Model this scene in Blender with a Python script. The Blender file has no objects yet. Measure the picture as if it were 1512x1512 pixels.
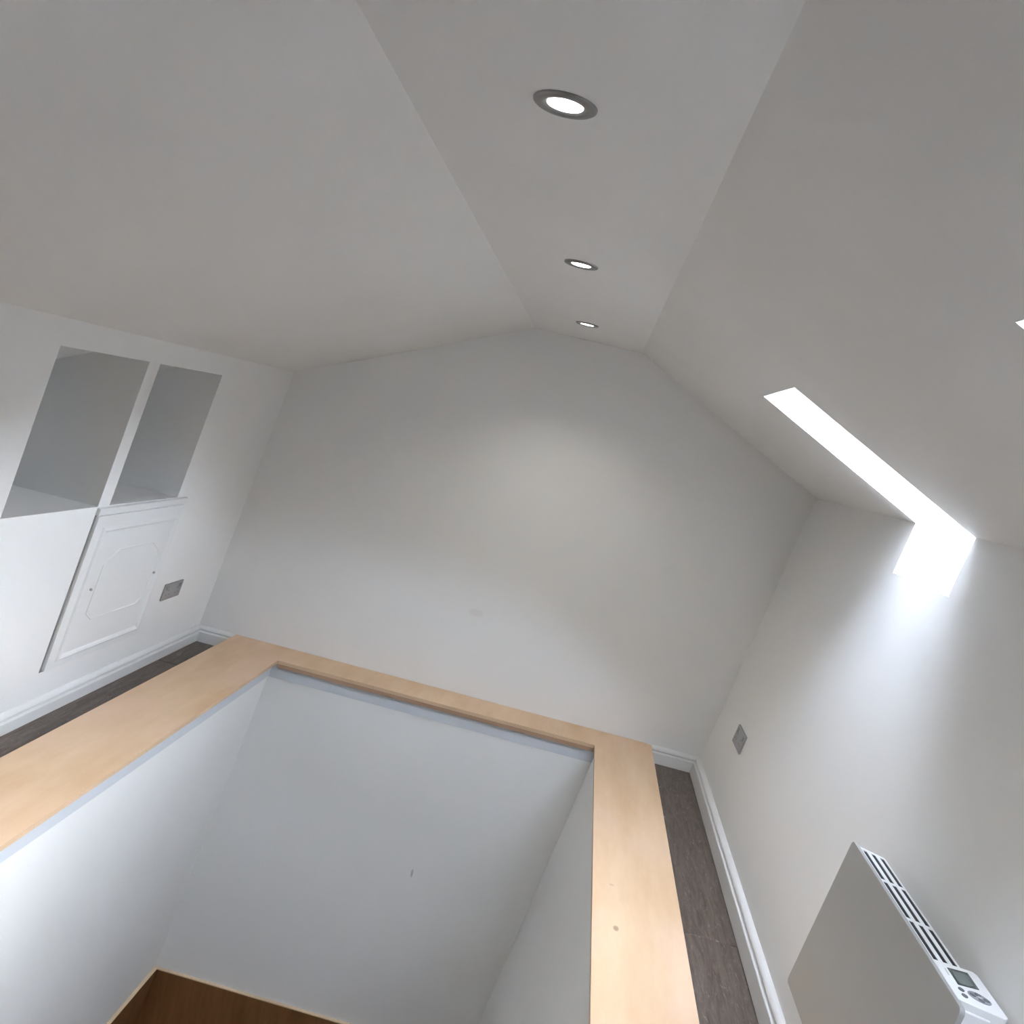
import bpy, bmesh, math, random
from mathutils import Matrix, Vector

# ------------------------------------------------------------------ camera, sky, exposure
scene = bpy.context.scene
C = scene.collection
random.seed(7)

cam_data = bpy.data.cameras.new('camera')
cam = bpy.data.objects.new('camera', cam_data)
C.objects.link(cam)
cam_data.sensor_fit = 'HORIZONTAL'
cam_data.sensor_width = 36.0
cam_data.lens = 36.0 * 1350.0 / 1512.0
cam_data.clip_start = 0.02
# hand-held at eye height, 1.67 m above the floor, rolled about 14 degrees
CX = Vector((0.96761, 0.09486, 0.23395))      # image right
CD = Vector((0.24114, -0.07306, -0.96774))    # image down
CF = Vector((-0.07471, 0.99281, -0.09357))    # viewing direction
rot = Matrix((CX, -CD, -CF)).transposed()
cam.matrix_world = Matrix.Translation((0, 0, 1.67)) @ rot.to_4x4()
scene.camera = cam

world = bpy.data.worlds.new('overcast_sky')
scene.world = world
world.use_nodes = True
bg = world.node_tree.nodes['Background']
sky = world.node_tree.nodes.new('ShaderNodeTexSky')
sky.sky_type = 'NISHITA'
sky.sun_disc = False
sky.sun_elevation = math.radians(38)
sky.sun_rotation = math.radians(64)
sky.air_density = 1.0
sky.dust_density = 1.0
sky.ozone_density = 1.0
hsv = world.node_tree.nodes.new('ShaderNodeHueSaturation')      # thin white haze
hsv.inputs['Saturation'].default_value = 0.25
world.node_tree.links.new(sky.outputs[0], hsv.inputs['Color'])
tint = world.node_tree.nodes.new('ShaderNodeMix'); tint.data_type = 'RGBA'; tint.blend_type = 'MULTIPLY'
tint.inputs['Factor'].default_value = 1.0
tint.inputs['B'].default_value = (0.90, 0.96, 1.05, 1)         # cool daylight
world.node_tree.links.new(hsv.outputs[0], tint.inputs['A'])
world.node_tree.links.new(tint.outputs['Result'], bg.inputs[0])
bg.inputs[1].default_value = 7.0

vs = scene.view_settings
vs.view_transform = 'Standard'
vs.look = 'None'
vs.exposure = 0.9
vs.gamma = 1.0
vs.use_curve_mapping = False

# ------------------------------------------------------------------ measures (metres)
LEAN = 0.1532                 # the knee walls lean: x shift per metre of height
NRM = math.sqrt(1 + LEAN * LEAN)
A_L, A_R = -2.041, 0.963      # foot of the left and right knee walls at floor level
Y_E, Y_N = 5.13, -1.20        # end wall, wall behind the camera
Z_K, Z_C = 1.664, 2.213       # knee wall top, flat ceiling
A_CL, A_CR = -0.838, -0.234   # creases between slopes and flat ceiling
Z_T = 0.092                   # top of the plywood capping
LO, LI, RI, RO = -1.810, -1.453, 0.353, 0.681   # capping edges (x at height Z_T is + LEAN*Z_T)
Y_I, Y_O = 4.858, 1.62        # capping inner edge at the end wall / near the camera
S_L, S_R, S_B, S_N = -1.480, 0.378, 4.884, 1.60  # stairwell walls
Z_P, Z_D = -1.862, -2.70      # plywood lining top, bottom of the stairwell


def X(a, z):
    return a + LEAN * z


# ------------------------------------------------------------------ materials
def principled(name, color, rough=0.6, metal=0.0, spec=0.5):
    m = bpy.data.materials.new(name)
    m.use_nodes = True
    b = m.node_tree.nodes['Principled BSDF']
    b.inputs['Base Color'].default_value = (*color, 1)
    b.inputs['Roughness'].default_value = rough
    b.inputs['Metallic'].default_value = metal
    b.inputs['Specular IOR Level'].default_value = spec
    return m, m.node_tree, b


def ramp(nt, c0, c1, p0=0.3, p1=0.7):
    r = nt.nodes.new('ShaderNodeValToRGB')
    r.color_ramp.elements[0].position = p0
    r.color_ramp.elements[1].position = p1
    r.color_ramp.elements[0].color = (*c0, 1)
    r.color_ramp.elements[1].color = (*c1, 1)
    return r


def coords(nt, scale=(1, 1, 1)):
    tc = nt.nodes.new('ShaderNodeTexCoord')
    mp = nt.nodes.new('ShaderNodeMapping')
    mp.inputs['Scale'].default_value = scale
    nt.links.new(tc.outputs['Object'], mp.inputs['Vector'])
    return mp


def noise(nt, vec, scale, detail=3.0, rough=0.5):
    n = nt.nodes.new('ShaderNodeTexNoise')
    n.inputs['Scale'].default_value = scale
    n.inputs['Detail'].default_value = detail
    n.inputs['Roughness'].default_value = rough
    nt.links.new(vec.outputs[0], n.inputs['Vector'])
    return n


def spot(nt, color_socket, centre, radii, mark, amount):
    """a small smudge of paint or dirt at a fixed place of the surface"""
    tc = nt.nodes.new('ShaderNodeTexCoord')
    sub = nt.nodes.new('ShaderNodeVectorMath'); sub.operation = 'SUBTRACT'
    sub.inputs[1].default_value = centre
    div = nt.nodes.new('ShaderNodeVectorMath'); div.operation = 'DIVIDE'
    div.inputs[1].default_value = radii
    ln = nt.nodes.new('ShaderNodeVectorMath'); ln.operation = 'LENGTH'
    mr = nt.nodes.new('ShaderNodeMapRange')
    mr.inputs['From Min'].default_value = 0.55
    mr.inputs['From Max'].default_value = 1.0
    mr.inputs['To Min'].default_value = amount
    mr.inputs['To Max'].default_value = 0.0
    mx = nt.nodes.new('ShaderNodeMix'); mx.data_type = 'RGBA'
    mx.inputs['B'].default_value = (*mark, 1)
    nt.links.new(tc.outputs['Object'], sub.inputs[0])
    nt.links.new(sub.outputs[0], div.inputs[0])
    nt.links.new(div.outputs[0], ln.inputs[0])
    nt.links.new(ln.outputs['Value'], mr.inputs['Value'])
    nt.links.new(mr.outputs[0], mx.inputs['Factor'])
    nt.links.new(color_socket, mx.inputs['A'])
    return mx.outputs['Result']


def paint(name, color, rough=0.75, bump=0.02, spec=0.25, marks=()):
    m, nt, b = principled(name, color, rough, 0, spec)
    mp = coords(nt)
    n = noise(nt, mp, 2.2, 4)
    r = ramp(nt, tuple(c * 0.975 for c in color), color)
    nt.links.new(n.outputs['Fac'], r.inputs[0])
    out = r.outputs[0]
    for mk in marks:
        out = spot(nt, out, *mk)
    nt.links.new(out, b.inputs['Base Color'])
    n2 = noise(nt, mp, 160, 2)
    bp = nt.nodes.new('ShaderNodeBump')
    bp.inputs['Strength'].default_value = bump
    bp.inputs['Distance'].default_value = 0.004
    nt.links.new(n2.outputs['Fac'], bp.inputs['Height'])
    nt.links.new(bp.outputs[0], b.inputs['Normal'])
    return m


M = {}
WHITE = (0.875, 0.875, 0.855)
M['wall'] = paint('white_emulsion', WHITE)
M['wall_end'] = paint('white_emulsion_end_wall', WHITE, marks=[((-0.45, Y_E, 0.576), (0.05, 0.3, 0.025), (0.70, 0.62, 0.54), 0.22)])
M['wall_shaft'] = paint('white_emulsion_stairwell', WHITE,
                        marks=[((-0.437, S_B, -0.898), (0.008, 0.3, 0.030), (0.36, 0.34, 0.30), 0.6)])
M['gloss'] = paint('white_satin_woodwork', (0.82, 0.82, 0.80), 0.22, 0.01, 0.5)
M['door'] = paint('white_satin_door', (0.83, 0.84, 0.83), 0.4, 0.01, 0.45)
M['fascia'] = paint('pale_grey_fascia', (0.66, 0.69, 0.72), 0.5, 0.01, 0.4)
M['gap'] = principled('dark_shadow_gap', (0.22, 0.22, 0.22), 0.8)[0]


def plywood():
    m, nt, b = principled('birch_plywood', (0.74, 0.55, 0.37), 0.55, 0, 0.3)
    mp = coords(nt, (1.0, 0.18, 1.0))
    n = noise(nt, mp, 9, 6, 0.62)
    r = ramp(nt, (0.63, 0.425, 0.255), (0.75, 0.555, 0.37), 0.28, 0.75)
    nt.links.new(n.outputs['Fac'], r.inputs[0])
    mp2 = coords(nt, (1.0, 0.6, 1.0))
    n2 = noise(nt, mp2, 3.0, 3)
    mx = nt.nodes.new('ShaderNodeMix'); mx.data_type = 'RGBA'
    r2 = ramp(nt, (0, 0, 0), (0.5, 0.5, 0.5), 0.45, 0.7)
    nt.links.new(n2.outputs['Fac'], r2.inputs[0])
    nt.links.new(r2.outputs[0], mx.inputs['Factor'])
    nt.links.new(r.outputs[0], mx.inputs['A'])
    mx.inputs['B'].default_value = (0.77, 0.555, 0.42, 1)
    out = spot(nt, mx.outputs['Result'], (0.451, 3.016, Z_T), (0.012, 0.022, 0.05), (0.36, 0.24, 0.15), 0.9)
    out = spot(nt, out, (0.44, 3.32, Z_T), (0.012, 0.010, 0.05), (0.5, 0.36, 0.25), 0.7)
    nt.links.new(out, b.inputs['Base Color'])
    bp = nt.nodes.new('ShaderNodeBump')
    bp.inputs['Strength'].default_value = 0.06
    bp.inputs['Distance'].default_value = 0.003
    nt.links.new(n.outputs['Fac'], bp.inputs['Height'])
    nt.links.new(bp.outputs[0], b.inputs['Normal'])
    return m


def ply_edge(name, light, dark):
    m, nt, b = principled(name, light, 0.6, 0, 0.3)
    mp = coords(nt)
    w = nt.nodes.new('ShaderNodeTexWave')
    w.bands_direction = 'Z'
    w.inputs['Scale'].default_value = 55
    w.inputs['Distortion'].default_value = 0.6
    nt.links.new(mp.outputs[0], w.inputs['Vector'])
    r = ramp(nt, dark, light, 0.25, 0.6)
    nt.links.new(w.outputs['Fac'], r.inputs[0])
    nt.links.new(r.outputs[0], b.inputs['Base Color'])
    return m


def lining_ply():
    m, nt, b = principled('shaded_plywood_lining', (0.30, 0.15, 0.06), 0.5, 0, 0.35)
    mp = coords(nt, (6, 6, 0.6))
    n = noise(nt, mp, 3.0, 5, 0.6)
    r = ramp(nt, (0.145, 0.062, 0.020), (0.235, 0.110, 0.040), 0.3, 0.7)  # plywood brown darkened, shade of the deep stairwell put into the colour
    nt.links.new(n.outputs['Fac'], r.inputs[0])
    nt.links.new(r.outputs[0], b.inputs['Base Color'])
    return m


def laminate():
    m, nt, b = principled('grey_brown_laminate', (0.15, 0.12, 0.10), 0.45, 0, 0.4)
    oi = nt.nodes.new('ShaderNodeObjectInfo')
    tc = nt.nodes.new('ShaderNodeTexCoord')
    add = nt.nodes.new('ShaderNodeVectorMath'); add.operation = 'MULTIPLY_ADD'
    add.inputs[1].default_value = (1, 1, 1)
    sc = nt.nodes.new('ShaderNodeVectorMath'); sc.operation = 'SCALE'
    sc.inputs[0].default_value = (7, 13, 5)
    nt.links.new(oi.outputs['Random'], sc.inputs['Scale'])
    nt.links.new(tc.outputs['Object'], add.inputs[0])
    nt.links.new(sc.outputs[0], add.inputs[2])
    mp = nt.nodes.new('ShaderNodeMapping')
    mp.inputs['Scale'].default_value = (11, 1.1, 1)
    nt.links.new(add.outputs[0], mp.inputs['Vector'])
    n = noise(nt, mp, 4, 8, 0.68)
    n.inputs['Distortion'].default_value = 1.4
    r = ramp(nt, (0.070, 0.051, 0.039), (0.165, 0.132, 0.108), 0.34, 0.68)
    nt.links.new(n.outputs['Fac'], r.inputs[0])
    # pale scuffs and plaster dust trodden into the grain
    mp2 = nt.nodes.new('ShaderNodeMapping')
    mp2.inputs['Scale'].default_value = (30, 7, 1)
    nt.links.new(add.outputs[0], mp2.inputs['Vector'])
    n2 = noise(nt, mp2, 1.6, 5, 0.7)
    n2.inputs['Distortion'].default_value = 2.5
    r2 = ramp(nt, (0, 0, 0), (0.8, 0.8, 0.8), 0.58, 0.76)
    nt.links.new(n2.outputs['Fac'], r2.inputs[0])
    mx = nt.nodes.new('ShaderNodeMix'); mx.data_type = 'RGBA'
    nt.links.new(r2.outputs[0], mx.inputs['Factor'])
    nt.links.new(r.outputs[0], mx.inputs['A'])
    mx.inputs['B'].default_value = (0.36, 0.33, 0.30, 1)
    nt.links.new(mx.outputs['Result'], b.inputs['Base Color'])
    bp = nt.nodes.new('ShaderNodeBump')
    bp.inputs['Strength'].default_value = 0.15
    bp.inputs['Distance'].default_value = 0.002
    nt.links.new(n.outputs['Fac'], bp.inputs['Height'])
    nt.links.new(bp.outputs[0], b.inputs['Normal'])
    return m


M['ply'] = plywood()
M['ply_edge'] = ply_edge('plywood_edge_layers', (0.70, 0.52, 0.35), (0.48, 0.32, 0.20))
M['timber'] = paint('rough_sawn_timber', (0.40, 0.26, 0.17), 0.7, 0.1)
M['lining'] = lining_ply()
M['lining_edge'] = principled('pale_plywood_edge', (0.70, 0.54, 0.36), 0.55)[0]
M['floor'] = laminate()
M['subfloor'] = principled('chipboard_subfloor', (0.20, 0.15, 0.11), 0.8)[0]
M['steel'] = principled('brushed_steel_plate', (0.42, 0.42, 0.43), 0.42, 0.75)[0]
M['rocker'] = principled('steel_rocker', (0.36, 0.36, 0.37), 0.4, 0.6)[0]
M['insert'] = principled('dark_plastic_insert', (0.10, 0.10, 0.10), 0.5)[0]
M['heater'] = paint('heater_grey_white_panel', (0.37, 0.37, 0.352), 0.38, 0.01, 0.4)
M['heater_white'] = principled('white_heater_casing', (0.86, 0.87, 0.86), 0.35)[0]
M['slot'] = principled('black_slot', (0.012, 0.012, 0.016), 0.8)[0]
M['lcd'] = principled('grey_green_display', (0.12, 0.15, 0.14), 0.25)[0]
M['lcd_rim'] = principled('dark_display_rim', (0.035, 0.045, 0.042), 0.3)[0]
M['button'] = principled('grey_rubber_button', (0.13, 0.14, 0.15), 0.5)[0]
M['pad'] = principled('grey_keypad', (0.30, 0.31, 0.33), 0.5)[0]
M['print'] = principled('pale_grey_print', (0.55, 0.58, 0.56), 0.5)[0]
M['nickel'] = principled('satin_nickel_bezel', (0.26, 0.26, 0.26), 0.35, 0.85)[0]
M['frame'] = principled('white_window_frame', (0.85, 0.86, 0.86), 0.4)[0]


def emission(name, color, strength):
    m = bpy.data.materials.new(name)
    m.use_nodes = True
    nt = m.node_tree
    nt.nodes.clear()
    e = nt.nodes.new('ShaderNodeEmission')
    e.inputs[0].default_value = (*color, 1)
    e.inputs[1].default_value = strength
    o = nt.nodes.new('ShaderNodeOutputMaterial')
    nt.links.new(e.outputs[0], o.inputs[0])
    return m


M['lens'] = emission('lit_led_lens', (1.0, 0.97, 0.95), 14.0)


def window_glass():
    m = bpy.data.materials.new('clear_window_glass')
    m.use_nodes = True
    nt = m.node_tree
    nt.nodes.clear()
    t = nt.nodes.new('ShaderNodeBsdfTransparent')
    t.inputs[0].default_value = (0.96, 0.96, 0.96, 1)
    g = nt.nodes.new('ShaderNodeBsdfGlossy')
    g.inputs['Roughness'].default_value = 0.02
    fr = nt.nodes.new('ShaderNodeFresnel')
    fr.inputs[0].default_value = 1.3
    mx = nt.nodes.new('ShaderNodeMixShader')
    o = nt.nodes.new('ShaderNodeOutputMaterial')
    nt.links.new(fr.outputs[0], mx.inputs[0])
    nt.links.new(t.outputs[0], mx.inputs[1])
    nt.links.new(g.outputs[0], mx.inputs[2])
    nt.links.new(mx.outputs[0], o.inputs[0])
    return m


M['glass'] = window_glass()


# ------------------------------------------------------------------ mesh helpers
def link(name, me, mats, parent=None):
    o = bpy.data.objects.new(name, me)
    for m in (mats if isinstance(mats, (list, tuple)) else [mats]):
        me.materials.append(m)
    C.objects.link(o)
    if parent is not None:
        o.parent = parent
    return o


def raw(name, verts, faces, mats, parent=None, face_mats=None):
    me = bpy.data.meshes.new(name)
    me.from_pydata([tuple(v) for v in verts], [], faces)
    bm = bmesh.new(); bm.from_mesh(me)
    bmesh.ops.recalc_face_normals(bm, faces=bm.faces)
    bm.to_mesh(me); bm.free()
    o = link(name, me, mats, parent)
    if face_mats:
        for p, i in zip(me.polygons, face_mats):
            p.material_index = i
    return o


def bevel(o, w, seg=2, angle=30):
    b = o.modifiers.new('bevel', 'BEVEL')
    b.width = w
    b.segments = seg
    b.limit_method = 'ANGLE'
    b.angle_limit = math.radians(angle)
    return o


BOXF = [(0, 1, 3, 2), (4, 6, 7, 5), (0, 4, 5, 1), (2, 3, 7, 6), (0, 2, 6, 4), (1, 5, 7, 3)]


def box(name, x0, x1, y0, y1, z0, z1, mats, parent=None, bev=0.0):
    v = [(x, y, z) for x in (x0, x1) for y in (y0, y1) for z in (z0, z1)]
    o = raw(name, v, BOXF, mats, parent)
    if bev:
        bevel(o, bev)
    return o


def leanbox(name, a0, a1, y0, y1, z0, z1, mats, parent=None):
    v = [(X(a, z), y, z) for a in (a0, a1) for y in (y0, y1) for z in (z0, z1)]
    return raw(name, v, BOXF, mats, parent)


def prism(name, pts, axis, t0, t1, mats, parent=None):
    """extrude a closed outline; axis 'y': pts are (x,z); axis 'x': pts are (y,z); axis 'z': pts are (x,y)"""
    n = len(pts)
    def p(q, t):
        if axis == 'y':
            return (q[0], t, q[1])
        if axis == 'x':
            return (t, q[0], q[1])
        return (q[0], q[1], t)
    v = [p(q, t0) for q in pts] + [p(q, t1) for q in pts]
    f = [tuple(range(n)), tuple(range(2 * n - 1, n - 1, -1))]
    f += [(i, (i + 1) % n, n + (i + 1) % n, n + i) for i in range(n)]
    return raw(name, v, f, mats, parent)


def sheet(name, us, ys, hole, fn, mats, thick, parent=None):
    """a slab through fn(u, y) with openings where hole(u, y) holds, given thickness by thick = offset vector"""
    idx = {}
    v, f = [], []
    def vid(i, j):
        if (i, j) not in idx:
            idx[(i, j)] = len(v)
            v.append(Vector(fn(us[i], ys[j])))
        return idx[(i, j)]
    cells = set()
    for i in range(len(us) - 1):
        for j in range(len(ys) - 1):
            if not hole((us[i] + us[i + 1]) / 2, (ys[j] + ys[j + 1]) / 2):
                cells.add((i, j))
                f.append((vid(i, j), vid(i + 1, j), vid(i + 1, j + 1), vid(i, j + 1)))
    n = len(v)
    back = [p + Vector(thick) for p in v]
    allf = list(f) + [tuple(k + n for k in reversed(q)) for q in f]
    cnt = {}
    for q in f:
        for k in range(4):
            e = (q[k], q[(k + 1) % 4])
            cnt[frozenset(e)] = cnt.get(frozenset(e), []) + [e]
    for es in cnt.values():
        if len(es) == 1:
            a, b = es[0]
            allf.append((b, a, a + n, b + n))
    return raw(name, v + back, allf, mats, parent)


def structure(o, label=None):
    o['kind'] = 'structure'
    if label:
        o['label'] = label
    return o


def empty(name, mat=None, parent=None):
    o = bpy.data.objects.new(name, None)
    o.empty_display_size = 0.1
    C.objects.link(o)
    if mat is not None:
        o.matrix_world = mat
    return o


def tag(o, label, cat, group=None):
    o['label'] = label
    o['category'] = cat
    if group:
        o['group'] = group
    return o


def wall_frame(side, y, s):
    """axes (along the wall, out of the wall, up the wall) at distance s up the leaning knee wall"""
    up = Vector((LEAN, 0, 1)) / NRM
    if side == 'right':
        out = Vector((-1, 0, LEAN)) / NRM
        a = A_R
    else:
        out = Vector((1, 0, -LEAN)) / NRM
        a = A_L
    along = out.cross(up)
    p = Vector((a, y, 0)) + up * s
    m = Matrix((along, out, up)).transposed().to_4x4()
    m.translation = p
    return m


# ------------------------------------------------------------------ room shell
# sloping ceilings, flat ceiling
KL = Vector((X(A_L, Z_K), 0, Z_K)); KR = Vector((X(A_R, Z_K), 0, Z_K))
CL = Vector((X(A_CL, Z_C), 0, Z_C)); CR = Vector((X(A_CR, Z_C), 0, Z_C))
TW = 0.597                                    # top of the roof windows, as a share of the slope
WIN = [(2.99, 3.54), (0.892, 1.442)]   # the two roof windows along the room
Z_WB = 1.463                                  # bottom of the window openings in the knee wall
slope_n = Vector((CR.z - KR.z, 0, KR.x - CR.x)).normalized()   # outwards


def in_win(y):
    return any(a < y < b for a, b in WIN)


YS = sorted({Y_N, Y_E, *[v for w in WIN for v in w]})
structure(sheet('ceiling_slope_right', [0.0, TW, 1.0], YS, lambda t, y: t < TW and in_win(y),
                lambda t, y: KR.lerp(CR, t) + Vector((0, y, 0)), M['wall'], slope_n * 0.06))
left_n = Vector((-(CL.z - KL.z), 0, CL.x - KL.x)).normalized()
structure(sheet('ceiling_slope_left', [-1.35, 0.0, 1.0], [Y_N, Y_E], lambda t, y: False,
                lambda t, y: KL.lerp(CL, t) + Vector((0, y, 0)), M['wall'], left_n * 0.06))
structure(box('ceiling', CL.x, CR.x, Y_N, Y_E, Z_C, Z_C + 0.06, M['wall']))

# knee walls
structure(sheet('wall_right', [-0.30, Z_WB, Z_K], YS, lambda z, y: z > Z_WB and in_win(y),
                lambda z, y: Vector((X(A_R, z), y, z)), M['wall'], (0.05, 0, 0)))
NICHE = [(2.896, 3.500), (3.588, 4.201)]
NZ0, NZ1 = 0.955, 1.571
NYS = sorted({Y_N, Y_E, *[v for w in NICHE for v in w]})
wl = structure(sheet('wall_left', [-0.30, NZ0, NZ1, Z_K], NYS,
                     lambda z, y: NZ0 < z < NZ1 and any(a < y < b for a, b in NICHE),
                     lambda z, y: Vector((X(A_L, z), y, z)), M['wall'], (-0.035, 0, 0)))
# the eaves cupboard behind the two openings: floor, end cheeks, divider, back
xf = X(A_L, NZ0) - 0.02
xb = -2.42
niche = [(xf, NZ0 - 0.03), (xb, NZ0 - 0.03), (xb, NZ0), (xf - 0.014, NZ0)]
prism('niche_shelf', niche, 'y', NICHE[0][0] - 0.02, NICHE[1][1] + 0.02, M['wall'], wl)


def zs(x):
    return Z_K - (KL.x - x) * (CL.z - KL.z) / (CL.x - KL.x)


def cheek(y0, y1):
    x0, x1 = X(A_L, NZ0) - 0.03, X(A_L, NZ1) - 0.03
    pts = [(x0, NZ0), (X(A_L, Z_K) - 0.04, Z_K - 0.02), (xb, zs(xb) + 0.01), (xb, NZ0 - 0.01)]
    prism('niche_cheek', pts, 'y', y0, y1, M['wall'], wl)


cheek(NICHE[0][1] + 0.002, NICHE[1][0] - 0.002)
cheek(NICHE[1][1] + 0.001, NICHE[1][1] + 0.04)
cheek(NICHE[0][0] - 0.04, NICHE[0][0] - 0.001)
box('niche_back', xb - 0.03, xb, NICHE[0][0] - 0.04, NICHE[1][1] + 0.04, NZ0 - 0.03, zs(xb) + 0.03, M['wall'], wl)

# end wall and the wall behind the camera
sect = [(X(A_L, -0.3) - 0.04, -0.3), (KL.x - 0.04, Z_K), (CL.x, Z_C + 0.05), (CR.x, Z_C + 0.05), (KR.x + 0.04, Z_K), (X(A_R, -0.3) + 0.04, -0.3)]
structure(prism('wall_end', sect, 'y', Y_E, Y_E + 0.08, M['wall_end']))
structure(prism('wall_near', sect, 'y', Y_N - 0.08, Y_N, M['wall']))

# stairwell: four plastered walls below the floor
ZS = Z_T - 0.018
structure(leanbox('wall_stairwell_left', LO + 0.012, S_L, S_N, S_B + 0.08, Z_D, ZS, M['wall_shaft']))
structure(leanbox('wall_stairwell_right', S_R, RO - 0.012, S_N, S_B + 0.08, Z_D, ZS, M['wall_shaft']))
structure(leanbox('wall_stairwell_end', S_L, S_R, S_B, Y_E, Z_D, ZS, M['wall_shaft']))
structure(leanbox('wall_stairwell_near', S_L, S_R, S_N - 0.15, S_N, Z_D, ZS, M['wall_shaft']))
structure(leanbox('floor_stairwell', S_L, S_R, S_N, S_B, Z_D - 0.05, Z_D, M['subfloor']))
# narrow fascia strips right under the capping, a tone greyer than the walls
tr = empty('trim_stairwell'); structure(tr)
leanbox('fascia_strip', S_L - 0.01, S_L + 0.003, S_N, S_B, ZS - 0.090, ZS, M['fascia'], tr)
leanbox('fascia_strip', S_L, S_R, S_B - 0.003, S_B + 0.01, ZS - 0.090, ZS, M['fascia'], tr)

# plywood lining at the foot of the stairwell
lin = empty('stairwell_lining', Matrix.Translation((X(S_L, Z_P), S_B, Z_D)))
tag(lin, 'dark plywood lining with pale edge at the bottom of the stairwell', 'panelling')


def child_of_lining(o):
    o.parent = lin
    o.matrix_parent_inverse = lin.matrix_basis.inverted()
    return o


def lining_panel(a0, a1, y0, y1):
    child_of_lining(leanbox('panel', a0, a1, y0, y1, Z_D, Z_P - 0.006, M['lining']))
    child_of_lining(leanbox('edge_strip', a0, a1, y0, y1, Z_P - 0.006, Z_P, M['lining_edge']))


lining_panel(S_L, S_L + 0.02, S_N + 0.02, S_B - 0.02)
lining_panel(S_L, S_R, S_B - 0.02, S_B)
lining_panel(S_R - 0.02, S_R, S_N + 0.02, S_B - 0.02)

# ------------------------------------------------------------------ floor planks
fl = structure(empty('floor'))
box('subfloor', X(A_L, 0), LO + 0.02, S_N - 0.15, Y_E, -0.06, -0.013, M['subfloor'], fl)
box('subfloor', RO - 0.02, X(A_R, 0), S_N - 0.15, Y_E, -0.06, -0.013, M['subfloor'], fl)
box('subfloor', X(A_L, 0), X(A_R, 0), Y_N, S_N - 0.15, -0.06, -0.013, M['subfloor'], fl)
PW, PL = 0.262, 1.83
plank_cache = {}


def plank(x0, x1, y0, y1):
    key = (round(x1 - x0, 3), round(y1 - y0, 3))
    w, l = x1 - x0 - 0.002, y1 - y0 - 0.002
    if key not in plank_cache:
        c = 0.003
        v, f = [], []
        for (ix, iz) in ((0, -0.012), (0, -c), (c, 0)):
            pass
        rings = [(0, -0.012), (0, -c), (c, 0)]
        for ins, z in rings:
            v += [(ins, ins, z), (w - ins, ins, z), (w - ins, l - ins, z), (ins, l - ins, z)]
        for r in range(2):
            for k in range(4):
                f.append((4 * r + k, 4 * r + (k + 1) % 4, 4 * r + 4 + (k + 1) % 4, 4 * r + 4 + k))
        f.append((8, 9, 10, 11))
        me = bpy.data.meshes.new('plank')
        me.from_pydata(v, [], f)
        me.materials.append(M['floor'])
        plank_cache[key] = me
    o = bpy.data.objects.new('plank', plank_cache[key])
    C.objects.link(o)
    o.location = (x0 + 0.001, y0 + 0.001, 0)
    o.parent = fl
    return o


def plank_row(x0, x1, ya, yb, start):
    y = ya
    nxt = ya + start
    while y < yb - 0.02:
        e = min(nxt, yb)
        if yb - e < 0.08:
            e = yb
        plank(x0, x1, y, e)
        y = e
        nxt = e + PL


xr = RO + 0.004
plank_row(xr, xr + PW, S_N - 0.15, Y_E, 1.85)
plank_row(xr + PW, A_R, S_N - 0.15, Y_E, 1.1)
plank_row(A_L, A_L + 0.02, S_N - 0.15, Y_E, 0.4)
plank_row(A_L + 0.02, LO - 0.002, S_N - 0.15, Y_E, 1.35)
x = A_L
k = 0
while x < A_R - 0.02:
    x1 = min(x + PW, A_R)
    plank_row(x, x1, Y_N, S_N - 0.15, 0.35 + (k * 0.43) % 0.9)
    x = x1
    k += 1

# ------------------------------------------------------------------ skirting boards
PROF = [(0, 0), (.028, 0), (.028, .058), (.0265, .0610), (.023, .0630), (.0155, .0635), (.0135, .066), (.0145, .0690),
        (.0205, .0715), (.0215, .076), (.0195, .082), (.0145, .088), (.008, .0925), (.003, .0945), (0, .095)]


def skirting(name, side, y0, y1):
    m = wall_frame(side, 0, 0)
    v, n = [], len(PROF)
    for y in (y0, y1):
        al = y if side == 'right' else -y
        v += [m @ Vector((al, p[0], p[1])) for p in PROF]
    f = [tuple(range(n)), tuple(range(2 * n - 1, n - 1, -1))] + [(i, (i + 1) % n, n + (i + 1) % n, n + i) for i in range(n)]
    return structure(raw(name, v, f, M['gloss']))


skirting('baseboard_left', 'left', Y_N, Y_E)
skirting('baseboard_right', 'right', Y_N, Y_E)
for nm, x0, x1 in (('baseboard_end_left', A_L, LO + 0.012), ('baseboard_end_right', RO - 0.012, A_R + 0.01)):
    structure(prism(nm, [(Y_E - p[0], p[1]) for p in PROF], 'x', x0, x1, M['gloss']))
structure(prism('baseboard_near', [(Y_N + p[0], p[1]) for p in PROF], 'x', A_L, A_R, M['gloss']))

# ------------------------------------------------------------------ plywood capping around the stairwell
cap = tag(empty('plywood_capping', Matrix.Translation((X(LO, 0), Y_O, ZS))),
          'raw birch plywood capping ledge framing the open stairwell', 'ledge')
dx = LEAN * Z_T
capt = []


def board(x0, x1, y0, y1):
    v = [(x, y, z) for x in (x0, x1) for y in (y0, y1) for z in (ZS, Z_T)]
    fm = [1, 1, 1, 1, 1, 0]
    o = raw('board', v, BOXF, [M['ply'], M['ply_edge']], None)
    for p in o.data.polygons:
        p.material_index = 0 if p.normal.z > 0.5 else 1
    o.parent = cap
    o.matrix_parent_inverse = cap.matrix_basis.inverted()
    return o


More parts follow.
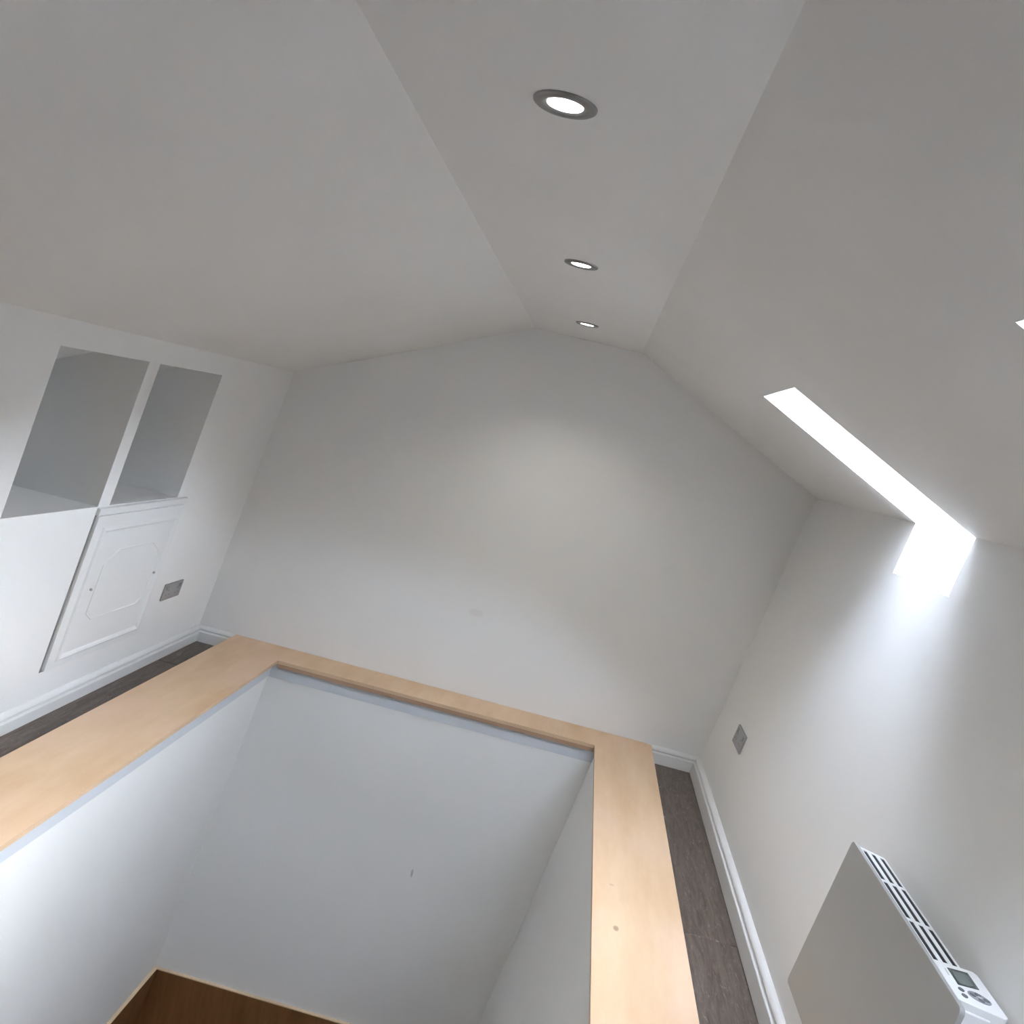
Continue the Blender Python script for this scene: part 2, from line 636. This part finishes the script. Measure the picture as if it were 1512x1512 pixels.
board(LO + dx, LI + dx, Y_O - 0.1, Y_I)
board(RI + dx, RO + dx, Y_O - 0.1, Y_I)
board(LO + dx, RO + dx, Y_I, Y_E)
board(LI + dx, RI + dx, Y_O - 0.1, Y_O)
bt = box('batten', LI + dx, RI + dx, Y_I + 0.004, S_B, ZS - 0.022, ZS, M['timber'])
bt.parent = cap
bt.matrix_parent_inverse = cap.matrix_basis.inverted()
bt['label'] = 'dark timber batten under the end board'

# ------------------------------------------------------------------ roof windows
def plane_pt(p, d):
    return p + slope_n * d


def roof_window(name, y0, y1, depth=0.13):
    w = structure(empty(name))
    a = KR.lerp(CR, TW)
    kn = KR.copy()
    b = Vector((X(A_R, Z_WB), 0, Z_WB))
    sd = Vector((0.67, 0, 0.743)).normalized()
    dist = (b - KR).dot(slope_n)
    bo = b + sd * ((depth - dist) / sd.dot(slope_n))
    ao = plane_pt(a, depth)
    # lining of the opening: top, bottom and two cheeks, one continuous piece
    g = 0.0015                                 # plaster skim standing just proud of the cut edges
    pts = [a + (kn - a).normalized() * g - slope_n * 0.0004, kn - slope_n * 0.0004, b + (kn - b).normalized() * g + Vector((-0.0004, 0, 0)),
           bo + (ao - bo).normalized() * g, ao + (bo - ao).normalized() * g]
    v = [Vector((p.x, y, p.z)) for y in (y0 + g, y1 - g) for p in pts]
    f = [(0, 1, 2, 3, 4), (5, 6, 7, 8, 9), (2, 3, 8, 7), (4, 0, 5, 9)]
    o = raw('reveal', v, f, M['wall'], w)
    # sash frame and pane in the roof plane
    along = (bo - ao)
    L = along.length
    along.normalize()
    m = Matrix((along, Vector((0, 1, 0)), slope_n)).transposed().to_4x4()
    m.translation = Vector((ao.x, y0, ao.z))
    wd = y1 - y0

    def bar(x0, x1, ya, yb, z0=0.0, z1=0.06):
        vv = [m @ Vector((x, y, z)) for x in (x0, x1) for y in (ya, yb) for z in (z0, z1)]
        return raw('frame', vv, BOXF, M['frame'], w)
    e, t = 0.06, 0.045
    bar(-e, t, -e, wd + e)
    bar(L - t, L + e, -e, wd + e)
    bar(t, L - t, -e, t)
    bar(t, L - t, wd - t, wd + e)
    vv = [m @ Vector((x, y, z)) for x in (t, L - t) for y in (t, wd - t) for z in (0.030, 0.036)]
    raw('pane', vv, BOXF, M['glass'], w)
    return w


for i, (a, b) in enumerate(WIN):
    roof_window('window_%d' % (i + 1), a, b)

# ------------------------------------------------------------------ recessed downlights
def disc_ring(name, prof, mat, parent, seg=40):
    """lathe an open profile of (radius, z)"""
    v, f = [], []
    n = len(prof)
    for k in range(seg):
        a = 2 * math.pi * k / seg
        v += [(r * math.cos(a), r * math.sin(a), z) for r, z in prof]
    for k in range(seg):
        q = (k + 1) % seg
        for i in range(n - 1):
            f.append((k * n + i, q * n + i, q * n + i + 1, k * n + i + 1))
    if prof[-1][0] < 1e-6:
        pass
    o = raw(name, v, f, mat, parent)
    for p in o.data.polygons:
        p.use_smooth = True
    return o


def disc(name, r, z, mat, parent, seg=32):
    v = [(r * math.cos(2 * math.pi * k / seg), r * math.sin(2 * math.pi * k / seg), z) for k in range(seg)]
    return raw(name, v, [tuple(range(seg))], mat, parent)


LAMP_X = X(-0.533, Z_C)
lamp_y = [1.59, 2.969, 4.425]
lamp_label = ['large bright recessed downlight in the flat ceiling, farthest from the end wall',
              'middle recessed downlight of the row along the flat ceiling',
              'small recessed downlight closest to the end wall']
for y, lb in zip(lamp_y, lamp_label):
    t = tag(empty('downlight', Matrix.Translation((LAMP_X, y, Z_C))), lb, 'downlight', 'downlights in the flat ceiling')
    disc_ring('bezel', [(0.031, -0.001), (0.032, -0.0035), (0.040, -0.006), (0.052, -0.0055), (0.0555, -0.003), (0.056, 0.0)], M['nickel'], t)
    disc('lens', 0.0315, -0.0025, M['lens'], t)
    ld = bpy.data.lights.new('downlight_lamp', 'SPOT')
    ld.energy = 11.0
    ld.color = (1.0, 0.93, 0.83)
    ld.spot_size = math.radians(128)
    ld.spot_blend = 1.0
    ld.shadow_soft_size = 0.03
    lo = bpy.data.objects.new('downlight_lamp', ld)
    C.objects.link(lo)
    lo.parent = t
    lo.location = (0, 0, -0.04)

# ------------------------------------------------------------------ eaves access door in the left wall
S = NRM    # height to distance up the leaning wall
DY0, DY1, DZ0, DZ1 = 3.509, 4.282, 0.229, 0.916
dm = wall_frame('left', DY1, DZ0 * S)          # local x runs towards the camera
dr = tag(empty('access_door', dm), 'white panelled eaves access door under the niches', 'door')
DW, DH = DY1 - DY0, (DZ1 - DZ0) * S


def dbox(name, x0, x1, o0, o1, z0, z1, mat, bev=0.0):
    b = box(name, x0, x1, o0, o1, z0, z1, mat, dr)
    if bev:
        bevel(b, bev)
    return b


dbox('gap', -0.004, DW + 0.006, 0.0002, 0.002, -0.008, DH + 0.003, M['gap'])
dbox('slab', 0.0, DW - 0.004, 0.0005, 0.014, 0.0, DH, M['door'], 0.002)
dbox('head_strip', -0.01, DW + 0.01, 0.0005, 0.016, DH + 0.004, DH + 0.036, M['door'], 0.003)


def mould(name, pts, w, h, mat, o0=0.013):
    """a bead with a peaked section swept along straight runs with mitred corners; pts in (x,z), closed or open"""
    closed = pts[0] == pts[-1]
    P = [Vector((p[0], p[1])) for p in (pts[:-1] if closed else pts)]
    n = len(P)
    sec = [(-w / 2, 0), (-w / 2 * 0.55, h * 0.75), (0, h), (w / 2 * 0.55, h * 0.6), (w / 2, 0)]
    v, f = [], []
    for i in range(n):
        if closed or 0 < i < n - 1:
            d0 = (P[i] - P[(i - 1) % n]).normalized()
            d1 = (P[(i + 1) % n] - P[i]).normalized()
        elif i == 0:
            d0 = d1 = (P[1] - P[0]).normalized()
        else:
            d0 = d1 = (P[i] - P[i - 1]).normalized()
        n0 = Vector((-d0.y, d0.x)); n1 = Vector((-d1.y, d1.x))
        mit = (n0 + n1)
        mit = mit / (mit.length_squared / 2)
        for s, hh in sec:
            q = P[i] + mit * s
            v.append((q.x, o0 + hh, q.y))
    m = len(sec)
    for i in range(n if closed else n - 1):
        j = (i + 1) % n
        for k in range(m - 1):
            f.append((i * m + k, j * m + k, j * m + k + 1, i * m + k + 1))
    if not closed:
        f.append(tuple(range(m)))
        f.append(tuple(range((n - 1) * m, n * m)))
    return raw(name, v, f, mat, dr)


def dpt(y, z):
    return (DY1 - y, (z - DZ0) * S)


mould('outer_moulding', [dpt(4.235, 0.272), dpt(3.578, 0.272), dpt(3.612, 0.852), dpt(4.225, 0.852), dpt(4.235, 0.272)][:1]
      + [dpt(3.585, 0.272), dpt(3.585, 0.852), dpt(4.235, 0.852), dpt(4.235, 0.272)], 0.030, 0.012, M['door'])
mould('inner_moulding', [dpt(4.125, 0.420), dpt(3.745, 0.420), dpt(3.690, 0.455), dpt(3.690, 0.680), dpt(3.715, 0.700),
                         dpt(3.785, 0.742), dpt(4.085, 0.742), dpt(4.155, 0.700), dpt(4.180, 0.680), dpt(4.180, 0.455), dpt(4.125, 0.420)],
      0.010, 0.004, M['door'])


def stud(y, z, r=0.006):
    cx, cz = dpt(y, z)
    v, f = [], []
    seg = 16
    for rr, oo in ((r, 0.013), (r, 0.019), (r * 0.6, 0.023)):
        v += [(cx + rr * math.cos(2 * math.pi * k / seg), oo, cz + rr * math.sin(2 * math.pi * k / seg)) for k in range(seg)]
    for q in range(2):
        for k in range(seg):
            f.append((q * seg + k, q * seg + (k + 1) % seg, (q + 1) * seg + (k + 1) % seg, (q + 1) * seg + k))
    f.append(tuple(range(2 * seg, 3 * seg)))
    o = raw('catch_knob', v, f, M['steel'], dr)
    return o


stud(3.652, 0.575)
stud(4.205, 0.570)

# ------------------------------------------------------------------ double sockets
def socket(side, y0, y1, z0, z1, label):
    yc = (y0 + y1) / 2
    m = wall_frame(side, yc, (z0 + z1) / 2 * S)
    t = tag(empty('wall_socket', m), label, 'socket', 'double wall sockets')
    w, h = (y1 - y0) / 2, (z1 - z0) / 2 * S
    box('plate', -w, w, 0.0005, 0.010, -h, h, M['steel'], t, 0.003)
    for sx in (-1, 1):
        cx = sx * w * 0.5
        box('rocker', cx - 0.011 + sx * 0.020, cx + 0.011 + sx * 0.020, 0.009, 0.0135, h * 0.28, h * 0.72, M['rocker'], t, 0.001)
        for px, pz, pw, ph in ((0, 0.22, 0.005, 0.011), (-0.016, -0.35, 0.010, 0.004), (0.016, -0.35, 0.010, 0.004)):
            box('pin_hole', cx + px - pw / 2, cx + px + pw / 2, 0.0095, 0.0104, h * pz - ph / 2, h * pz + ph / 2, M['insert'], t)
    return t


socket('left', 4.430, 4.630, 0.372, 0.463, 'brushed steel double socket beside the eaves access door')
socket('right', 4.412, 4.622, 0.376, 0.468, 'grey double socket on the wall under the roof window')

# ------------------------------------------------------------------ panel heater on the right wall
HY0, HY1 = 1.785, 2.556
HZ0, HZ1 = 0.303, 0.749
hm = wall_frame('right', HY0, HZ0 * S)
ht = tag(empty('panel_heater', hm), 'slim white electric panel heater with slotted top vent and display', 'heater')
HL, HH = HY1 - HY0, (HZ1 - HZ0) * S
FD = 0.129       # front face distance from the wall


def rounded(w, h, r, seg=6):
    pts = []
    for cx, cz, a0 in ((w - r, h - r, 0), (r, h - r, 90), (r, r, 180), (w - r, r, 270)):
        for k in range(seg + 1):
            a = math.radians(a0 + 90 * k / seg)
            pts.append((cx + r * math.cos(a), cz + r * math.sin(a)))
    return pts


fp = prism('front_panel', [(x_, z_) for x_, z_ in rounded(HL, HH, 0.014)], 'y', FD - 0.012, FD, M['heater'], ht)
bevel(fp, 0.0012, 2, 40)
# casing behind the panel
CT = HH - 0.0015          # casing top
zc0 = 0.03
cas = box('casing', 0.035, HL - 0.04, 0.045, FD - 0.012, zc0, CT - 0.012, M['heater_white'], ht, 0.004)
# grille on top: frame bars, cross ribs and dark slots between long slats
g0, g1 = 1.972 - HY0, 2.530 - HY0          # extent along the heater
d0, d1 = 0.047, 0.119                       # from the wall
gz0, gz1 = CT - 0.0018, CT
box('slot_floor', g0 + 0.006, g1 - 0.02, d0 + 0.004, d1 - 0.004, CT - 0.0122, CT - 0.0015, M['slot'], ht)
gr = prism('grille_edge', [(g1 - 0.012, d0), (g1, d1), (g1 - 0.014, d1), (g1 - 0.026, d0)], 'z', gz0, gz1, M['heater_white'], ht)
rows = [d0, d0 + 0.0075, d0 + 0.0195, d0 + 0.0315, d0 + 0.0405, d0 + 0.0525, d0 + 0.0615, d1]
nsl = 4
pitch = (d1 - d0) / 3.0
slot_w = 0.0125
for k in range(4):
    c = d0 + k * pitch
    wv = (pitch - slot_w)
    if k == 0:
        a_, b_ = d0, d0 + wv / 2
    elif k == 3:
        a_, b_ = d1 - wv / 2, d1
    else:
        a_, b_ = c - wv / 2, c + wv / 2
    sl = box('slat', g0, g1 - 0.012 - (0.012 * (1 - (c - d0) / (d1 - d0))), a_, b_, gz0, gz1, M['heater_white'], ht)
for yy in (2.338, 2.146):
    yl = yy - HY0
    box('rib', yl - 0.007, yl + 0.007, d0, d1, gz0, gz1 - 0.0004, M['heater_white'], ht)
# control box
b0, b1 = 1.822 - HY0, 1.990 - HY0
bd0, bd1 = 0.012, 0.120
cb = empty('control_box'); cb.parent = ht
bx = prism('box', [(b0, bd0 + 0.01), (b0 + 0.01, bd0), (b1 - 0.008, bd0), (b1, bd0 + 0.008), (b1 - 0.022, bd1), (b0, bd1)], 'z', CT - 0.075, CT + 0.003, M['heater_white'], cb)
bevel(bx, 0.0015, 2)
ZB = CT + 0.003


def flat(name, pts, z0, z1, mat, parent):
    return prism(name, pts, 'z', ZB + z0, ZB + z1, mat, parent)


def yl(y):
    return y - HY0


ds = flat('display', [(yl(1.890), 0.094), (yl(1.952), 0.093), (yl(1.970), 0.040), (yl(1.908), 0.040)], -0.0002, 0.0008, M['lcd_rim'], cb)
flat('display_face', [(yl(1.896), 0.089), (yl(1.945), 0.088), (yl(1.961), 0.046), (yl(1.913), 0.046)], 0.0006, 0.0012, M['lcd'], cb)


def oval(name, y, d, ry, rd, z0, z1, mat, seg=20):
    return flat(name, [(yl(y) + ry * math.cos(2 * math.pi * k / seg), d + rd * math.sin(2 * math.pi * k / seg)) for k in range(seg)], z0, z1, mat, cb)


oval('button', 1.871, 0.095, 0.0065, 0.0065, -0.0002, 0.0018, M['button'])
oval('button', 1.848, 0.097, 0.0065, 0.0065, -0.0002, 0.0018, M['button'])
oval('keypad', 1.868, 0.057, 0.018, 0.025, -0.0002, 0.0012, M['pad'])
for dy, dd in ((0.010, 0.0), (-0.010, 0.0), (0, 0.015), (0, -0.015)):
    oval('key', 1.868 + dy, 0.057 + dd, 0.0055, 0.007, 0.001, 0.0022, M['button'], 14)
oval('key', 1.868, 0.057, 0.004, 0.005, 0.001, 0.0022, M['print'], 12)
flat('print_mark', [(yl(1.918), 0.1035), (yl(1.944), 0.1025), (yl(1.944), 0.0995), (yl(1.918), 0.1005)], -0.0002, 0.0004, M['print'], cb)
# wall brackets that carry the heater
for px in (0.14, HL - 0.18):
    box('wall_bracket', px, px + 0.04, 0.0, 0.05, 0.06, HH - 0.08, M['heater_white'], ht)
